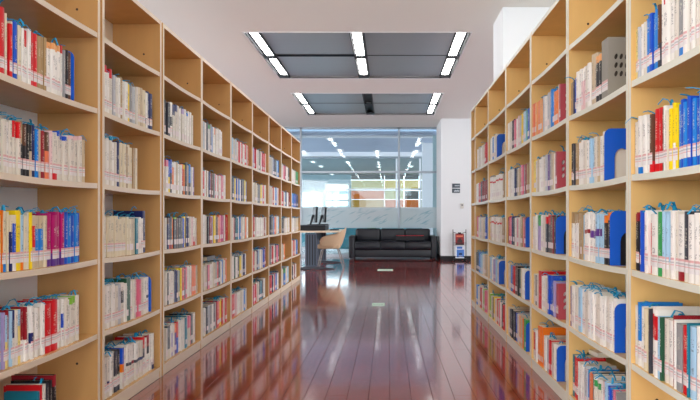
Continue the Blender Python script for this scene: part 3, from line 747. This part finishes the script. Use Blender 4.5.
bookend('right',5,1,497,.205,'blue bookend, top row of books, fifth right bookcase')
bookend('right',5,4,499,.20,'blue bookend, fourth row, fifth right bookcase')
bookend('left',1,1,73.3,.232,'blue bookend at the right end of top row, nearest left bookcase')
bookend('left',2,4,150.6,.215,'blue bookend at the right end of fourth row, second left bookcase')

# ------------------------------------------------------------ perforated file boxes
def file_box(bay, r, xa, xb, h, m, hole, label, dep=.20, holes=(5,3)):
    y1 = YatX(xa, WR+.008); y0 = YatX(xb, WR+.008); y0 = max(y0, UR[bay-1]+.032)
    tm = ((y0+y1)/2-UR[bay-1])/(UR[bay]-UR[bay-1]); z = LV[r]-sag(tm) if r < 5 else LV[r]
    t = empty('file_box', (WR+.008, y0, z+.001), label, 'file box', 'perforated file boxes')
    w = y1-y0-.002; c = .003
    mb = MB(); mb.box((0,0,0),(c,w,h)); mb.box((dep-c,0,0),(dep,w,h)); mb.box((c,w-c,0),(dep-c,w,h)); mb.box((c,c,0),(dep-c,w-c,c))
    part('shell', mb, m, t)
    # front side with real round holes
    bm = bmesh.new()
    def loop(pts):
        vs = [bm.verts.new(p) for p in pts]
        return [bm.edges.new((vs[i], vs[(i+1) % len(vs)])) for i in range(len(vs))]
    es = loop([(c,0,0),(dep-c,0,0),(dep-c,0,h),(c,0,h)])
    for i in range(holes[0]):
        for j in range(holes[1]):
            cx_, cz_ = .035+i*.0225, h*.50+j*.037-.03
            es += loop([(cx_+.0072*math.cos(a)+.003*math.sin(a), 0, cz_+.0125*math.sin(a)) for a in [2*PI*q/14 for q in range(14)]])
    bmesh.ops.triangle_fill(bm, edges=es, use_beauty=True)
    g = bmesh.ops.extrude_face_region(bm, geom=bm.faces[:]); vv = [e for e in g['geom'] if isinstance(e, bmesh.types.BMVert)]
    bmesh.ops.translate(bm, verts=vv, vec=(0,.003,0)); bmesh.ops.recalc_face_normals(bm, faces=bm.faces)
    me = bpy.data.meshes.new('perforated_side'); bm.to_mesh(me); bm.free(); me.materials.append(m); obj('perforated_side', me, t)
    part('papers', MB().box((.012,.012,c),(dep-.012,w-.006,h-.012)), hole, t)
    lb = MB().box((-.0006,.004,.03),(0,w-.004,.075)); part('front_label', lb, M_label, t)
    rm = MB(); ribbon_mb(rm, [p+Vector((.05,.02,h)) for p in ribbon_pts(-1)], .006); part('ribbon', rm, M_ribbon, t)
    return t
M_darkpap = mat('dark_papers', rgb(70,64,58), .8); M_whitepap = mat('white_papers', rgb(225,222,220), .8)
file_box(2,1,601.6,608,.255,M_greybox,M_darkpap,'grey file box with round holes, top row, second right bookcase')
file_box(3,1,559,560.5,.212,M_redbox,M_whitepap,'dusty red file box with holes, top row, third right bookcase',.16,(4,3))
file_box(3,2,555.3,557,.21,M_redbox,M_whitepap,'dusty red file box with holes, second row, third right bookcase',.16,(4,3))
file_box(3,4,556.3,558.5,.195,M_redbox,M_whitepap,'dusty red file box with holes, fourth row, third right bookcase',.16,(4,3))

# books lying flat on top of the rows
def flat_book(side, bay, r, px, ztop, ln, wd, th, ch, ins, label, rz=0):
    Wf = WL if side == 'left' else WR; s = -1 if side == 'left' else 1
    Y = YatX(px, Wf+ins); t = empty('book', (s*(Wf+ins+wd/2), Y, LV[r]+ztop), label, 'book', 'books lying flat on the rows', rz=rz)
    me = MB().box((-wd/2,-ln/2,0),(wd/2,ln/2,.002)).box((-wd/2,-ln/2,th-.002),(wd/2,ln/2,th)).box((-s*wd/2-.001,-ln/2,0),(-s*wd/2+.001,ln/2,th))
    part('cover', me, mat('flat_cover_'+PAL[ch][1].replace(' ','_'), c4(ch), .45), t)
    part('pages', MB().box((-wd/2+.003,-ln/2+.003,.002),(wd/2-.003,ln/2-.003,th-.002)), M_pages, t)
flat_book('left',4,4,211,.212,.24,.16,.035,'K',.05,'black book lying flat on the fourth row, fourth left bookcase')
flat_book('right',2,5,586,.212,.25,.17,.022,'W',.10,'white book lying flat at the back of bottom row, second right bookcase', .15)

# ------------------------------------------------------------ sofa
def rbox(name, a, b, m, parent, w=.03, label=None):
    return part(name, MB().box(a, b), m, parent, label=label, bev=w, seg=4, smooth=True)
sf = empty('sofa', (.12, 16.0, 0), 'black leather three-seat sofa in front of the glass wall', 'sofa')
hw = 1.055
rbox('base', (-hw+.12,-.36,.05),(hw-.12,.42,.24), M_leather, sf, .02)
for sx in (-1, 1):
    a, b = sorted((sx*hw, sx*(hw-.14))); rbox('armrest', (a,-.42,.03),(b,.42,.555), M_leather, sf, .025)
rbox('backrest', (-hw+.13,.26,.2),(hw-.13,.44,.70), M_leather, sf, .03)
cwid = (2*hw-.28)/3
for k in range(3):
    x0 = -hw+.14+k*cwid
    # puffed seat and back cushions
    mb = MB(); rings = []
    for zz, q in ((.22,.0),(.24,.02),(.33,.032),(.40,.02),(.425,-.01)):
        rings.append([(x0+.004-min(q,0)*1, -.40-q, zz),(x0+cwid*.5, -.41-q*1.2, zz+(.012 if zz > .39 else 0)),(x0+cwid-.004+min(q,0), -.40-q, zz),(x0+cwid-.004,.2,zz),(x0+cwid*.5,.2,zz+(.012 if zz > .39 else 0)),(x0+.004,.2,zz)])
    mb.grid(rings, True, 0, True, True)
    part('seat_cushion', mb, M_leather, sf, bev=.02, seg=3, smooth=True)
    rbox('back_cushion', (x0+.004,.10,.41),(x0+cwid-.004,.30,.725), M_leather, sf, .045)
for sx in (-1,1):
    for sy in (-1,1): part('leg', MB().tube([(sx*(hw-.1),sy*.34,0),(sx*(hw-.1),sy*.34,.06)], .025), M_dark, sf)
ck = empty('folded_case', (.53, 15.83, .437), 'black flat case with red edge lying on the sofa seat', 'case')
rbox('body', (-.34,-.16,0),(.34,.06,.12), mat('black_cloth', rgb(20,22,28), .7), ck, .02)
part('red_trim', MB().box((-.33,-.166,.118),(.33,-.145,.130)), mat('red_trim', rgb(170,25,40), .5), ck, label='red trim along the top edge')

# ------------------------------------------------------------ desk, monitors, chair
dk = empty('desk', (-1.45, 13.45, 0), 'office desk with beige top and dark steel legs, left of the sofa', 'desk')
part('desktop', MB().box((-.42,-1.0,.705),(.52,1.1,.735)), mat('desk_top', rgb(222,205,180), .35), dk, bev=.006)
for yy in (-.85, .95):
    lg = MB(); lg.box((-.14,yy-.05,.05),(.09,yy+.05,.69))
    leg = part('leg', lg, mat('desk_leg_steel', rgb(66,78,96), .5), dk, bev=.01)
    gr = MB()
    for q in range(4): gr.box((-.105+q*.05,yy-.056,.08),(-.09+q*.05,yy-.05,.66))
    part('groove', gr, M_black, leg)
    part('foot', MB().prism([(-.3,0.002),(.42,0.002),(.42,.015),(.1,.045),(-.15,.045),(-.3,.015)], yy-.035, yy+.035), M_dark, dk, bev=.004)
part('crossbeam', MB().box((-.05,-.8,.55),(0,.9,.66)), M_dark, dk)
bx = empty('equipment_box', (-1.50, 13.2, .736), 'low black equipment box on the desk under the monitors', 'box')
part('body', MB().box((-.26,-.4,0),(.27,.4,.095)), M_black, bx, bev=.01)
part('lid', MB().box((-.27,-.41,.095),(.28,.41,.11)), M_dark, bx, bev=.004)
def monitor(x, y, rz, label):
    t = empty('monitor', (x, y, .847), label, 'monitor', 'monitors on the desk', rz=rz)
    part('base', MB().prism([(-.12,-.1),(.1,-.1),(.12,0),(.1,.1),(-.12,.1)], 0, .012, 'z'), M_black, t)
    part('stand', MB().prism([(-.08,.01),(-.05,.01),(0,.16),(0,.2),(-.03,.2)], -.03, .03, 'y'), M_black, t)
    part('screen_housing', MB().prism([(.0,.045),(.04,.045),(.055,.36),(.03,.365),(.01,.3)], -.20, .20, 'y'), M_black, t, bev=.005)
    part('screen', MB().prism([(.0405,.06),(.042,.06),(.0555,.345),(.054,.345)], -.18, .18, 'y'), mat('screen_glass', rgb(18,24,32), .5, spec=.2), t)
monitor(-1.47, 12.95, .27, 'left black monitor on the desk, seen edge-on')
monitor(-1.34, 13.40, .27, 'right black monitor on the desk, seen edge-on')
kb = empty('keyboard', (-1.08, 13.2, .736), 'dark keyboard near the right edge of the desk', 'keyboard')
part('body', MB().box((-.08,-.22,0),(.08,.22,.016)), M_black, kb, bev=.004)
ky = MB()
for i in range(5):
    for j in range(14): ky.box((-.07+i*.028,-.21+j*.03,.016),(-.047+i*.028,-.186+j*.03,.022))
part('keys', ky, M_dark, kb)['kind'] = 'stuff'

chh = empty('armchair', (-1.14, 12.98, 0), 'beige tub chair with thin metal legs drawn up to the desk', 'chair')
# tub shell: U-shaped wall open towards the desk (-X)
def tub(off, zoff):
    ring = []
    pl = [(-.22,-.25),(-.05,-.265),(.10,-.25),(.19,-.18),(.235,-.08),(.245,0),(.235,.08),(.19,.18),(.10,.25),(-.05,.265),(-.22,.25)]
    hs = [.60,.66,.68,.74,.80,.81,.80,.74,.68,.66,.60]
    return pl, hs
pl, hs = tub(0,0); mb = MB(); rings = []
for (x, y), hh in zip(pl, hs):
    ln = math.hypot(x, y); nx, ny = x/ln, y/ln
    lean = max(0, x)*.35
    b0 = (x*.86, y*.9, .40); top = (x+lean, y*1.0, hh); mid = (x+lean*.5, y*1.02, (hh+.4)/2)
    tI = .035
    rings.append([b0, mid, top, (top[0]-nx*tI, top[1]-ny*tI, hh-.005), (mid[0]-nx*tI*1.3, mid[1]-ny*tI*1.3, mid[2]), (b0[0]-nx*tI, b0[1]-ny*tI, .41)])
mb.grid(rings, True, 0, True, True)
sh = part('shell', mb, M_beige, chh)
for p in sh.data.polygons: p.use_smooth = True
sb = sh.modifiers.new('sub', 'SUBSURF'); sb.levels = 2; sb.render_levels = 2
rbox('seat', (-.24,-.215,.38),(.19,.215,.47), M_beige, chh, .03)
for sx, sy in ((-1,-1),(-1,1),(1,-1),(1,1)):
    part('leg', MB().tube([(sx*.15,sy*.17,.39),(sx*.24+(.03 if sx > 0 else 0),sy*.22,.0)], [.012,.009], 10), mat('chair_leg_metal', rgb(120,112,108), .35, .6), chh)

# ------------------------------------------------------------ magazine stand, signs, thermostat, floor stickers
ms = empty('magazine_stand', (1.655, 15.05, 0), 'black wire display stand holding two leaflets, against the white pillar', 'display stand')
for sx in (-1, 1):
    part('upright', MB().tube([(sx*.15,.10,.0),(sx*.15,.12,.72)], .008), M_black, ms)
    part('foot', MB().tube([(sx*.15,-.12,.008),(sx*.15,.12,.008)], .008), M_black, ms)
for zz in (.36, .05):
    tr = part('tray', MB().box((-.15,-.02,zz),(.15,.08,zz+.006)), M_black, ms)
    part('rail', MB().tube([(-.15,-.02,zz+.05),(.15,-.02,zz+.05)], .005), M_black, tr)
part('top_rail', MB().tube([(-.15,.12,.66),(-.05,.12,.62),(.05,.12,.62),(.15,.12,.66)], .006), M_black, ms)
part('clip', MB().box((-.035,.10,.60),(.035,.13,.65)), M_black, ms, bev=.005)
def leaflet(z, h, base, deco, label):
    t = empty('leaflet', (1.655, 15.085, z), label, 'leaflet', 'leaflets in the wire stand')
    t.rotation_euler = (-.12, 0, 0)
    part('sheet', MB().box((-.10,0,0),(.10,.012,h)), base, t)
    for (a, b, c, d, m) in deco: part('print', MB().box((a,-.001,b),(c,0,d)), m, t)
m_r = mat('leaflet_red', rgb(140,20,25), .4); m_dr = mat('leaflet_dark', rgb(50,20,22), .4); m_o = mat('leaflet_orange', rgb(215,110,80), .4)
m_b = mat('leaflet_blue', rgb(60,120,205), .4); m_w = mat('leaflet_white', rgb(225,230,240), .4)
leaflet(.368,.25,m_r,[(-.06,.05,.06,.11,m_dr),(-.08,.18,.08,.215,m_o),(-.035,.10,.035,.15,m_dr),(-.09,.0,.09,.03,m_dr)],'red leaflet with dark figures in upper tier of the wire stand')
leaflet(.058,.28,m_w,[(-.07,.02,.098,.20,m_b),(-.065,.215,.06,.265,m_b),(-.02,.07,.05,.12,M_black),(-.03,.02,.06,.06,m_w)],'white and blue leaflet in lower tier of the wire stand')
def sign(z, label, bars):
    t = empty('wall_sign', (1.585, 15.258, z), label, 'sign', 'two signs on the pillar')
    part('plate', MB().box((-.092,-.012,-.050),(.092,0,.050)), mat('slate_sign', rgb(52,66,76), .4), t, bev=.003)
    for (a, b, c, d) in bars: part('lettering', MB().box((a,-.0135,b),(c,-.0115,d)), mat('sign_print', rgb(190,200,205), .5), t)
sign(1.735, 'upper dark grey sign on the white pillar', [(-.03,-.012,-.008,.012),(0,-.012,.022,.012),(.03,-.012,.05,.012),(.056,-.012,.078,.012)])
sign(1.618, 'lower dark grey sign on the white pillar', [(-.05,-.022,-.035,.004),(-.028,-.022,-.008,.02),(0,-.022,.02,.012),(.028,-.022,.046,.022),(.054,-.022,.076,.01)])
th = empty('thermostat', (1.725, 15.258, 1.265), 'small off-white thermostat box below the signs', 'thermostat')
part('body', MB().box((-.036,-.03,-.06),(.036,0,.06)), mat('thermostat_plastic', rgb(205,203,195), .4), th, bev=.006)
part('display', MB().box((-.02,-.032,.0),(.02,-.03,.035)), mat('thermostat_display', rgb(120,122,120), .3), th)
def sticker(y0, y1, xa, xb, label):
    ym = (y0+y1)/2; x0, x1 = (xa-VX)*ym/F, (xb-VX)*ym/F
    t = empty('floor_sticker', ((x0+x1)/2, ym, .0004), label, 'floor sticker', 'pale green floor stickers')
    hx, hy = (x1-x0)/2, (y1-y0)/2
    part('sheet', MB().box((-hx,-hy,0),(hx,hy,.0006)), mat('sticker_green', rgb(190,222,200), .4), t)
    for k in range(4): part('lettering', MB().box((-hx*.75+k*hx*.4,-hy*.35,.0006),(-hx*.75+k*hx*.4+hx*.26,hy*.35,.0008)), mat('sticker_print', rgb(150,190,168), .4), t)
sticker(7.30,7.58,372,384.6,'nearer pale green rectangular sticker on the red floor')
sticker(12.15,12.6,377.5,393,'farther pale green sticker on the floor before the sofa')
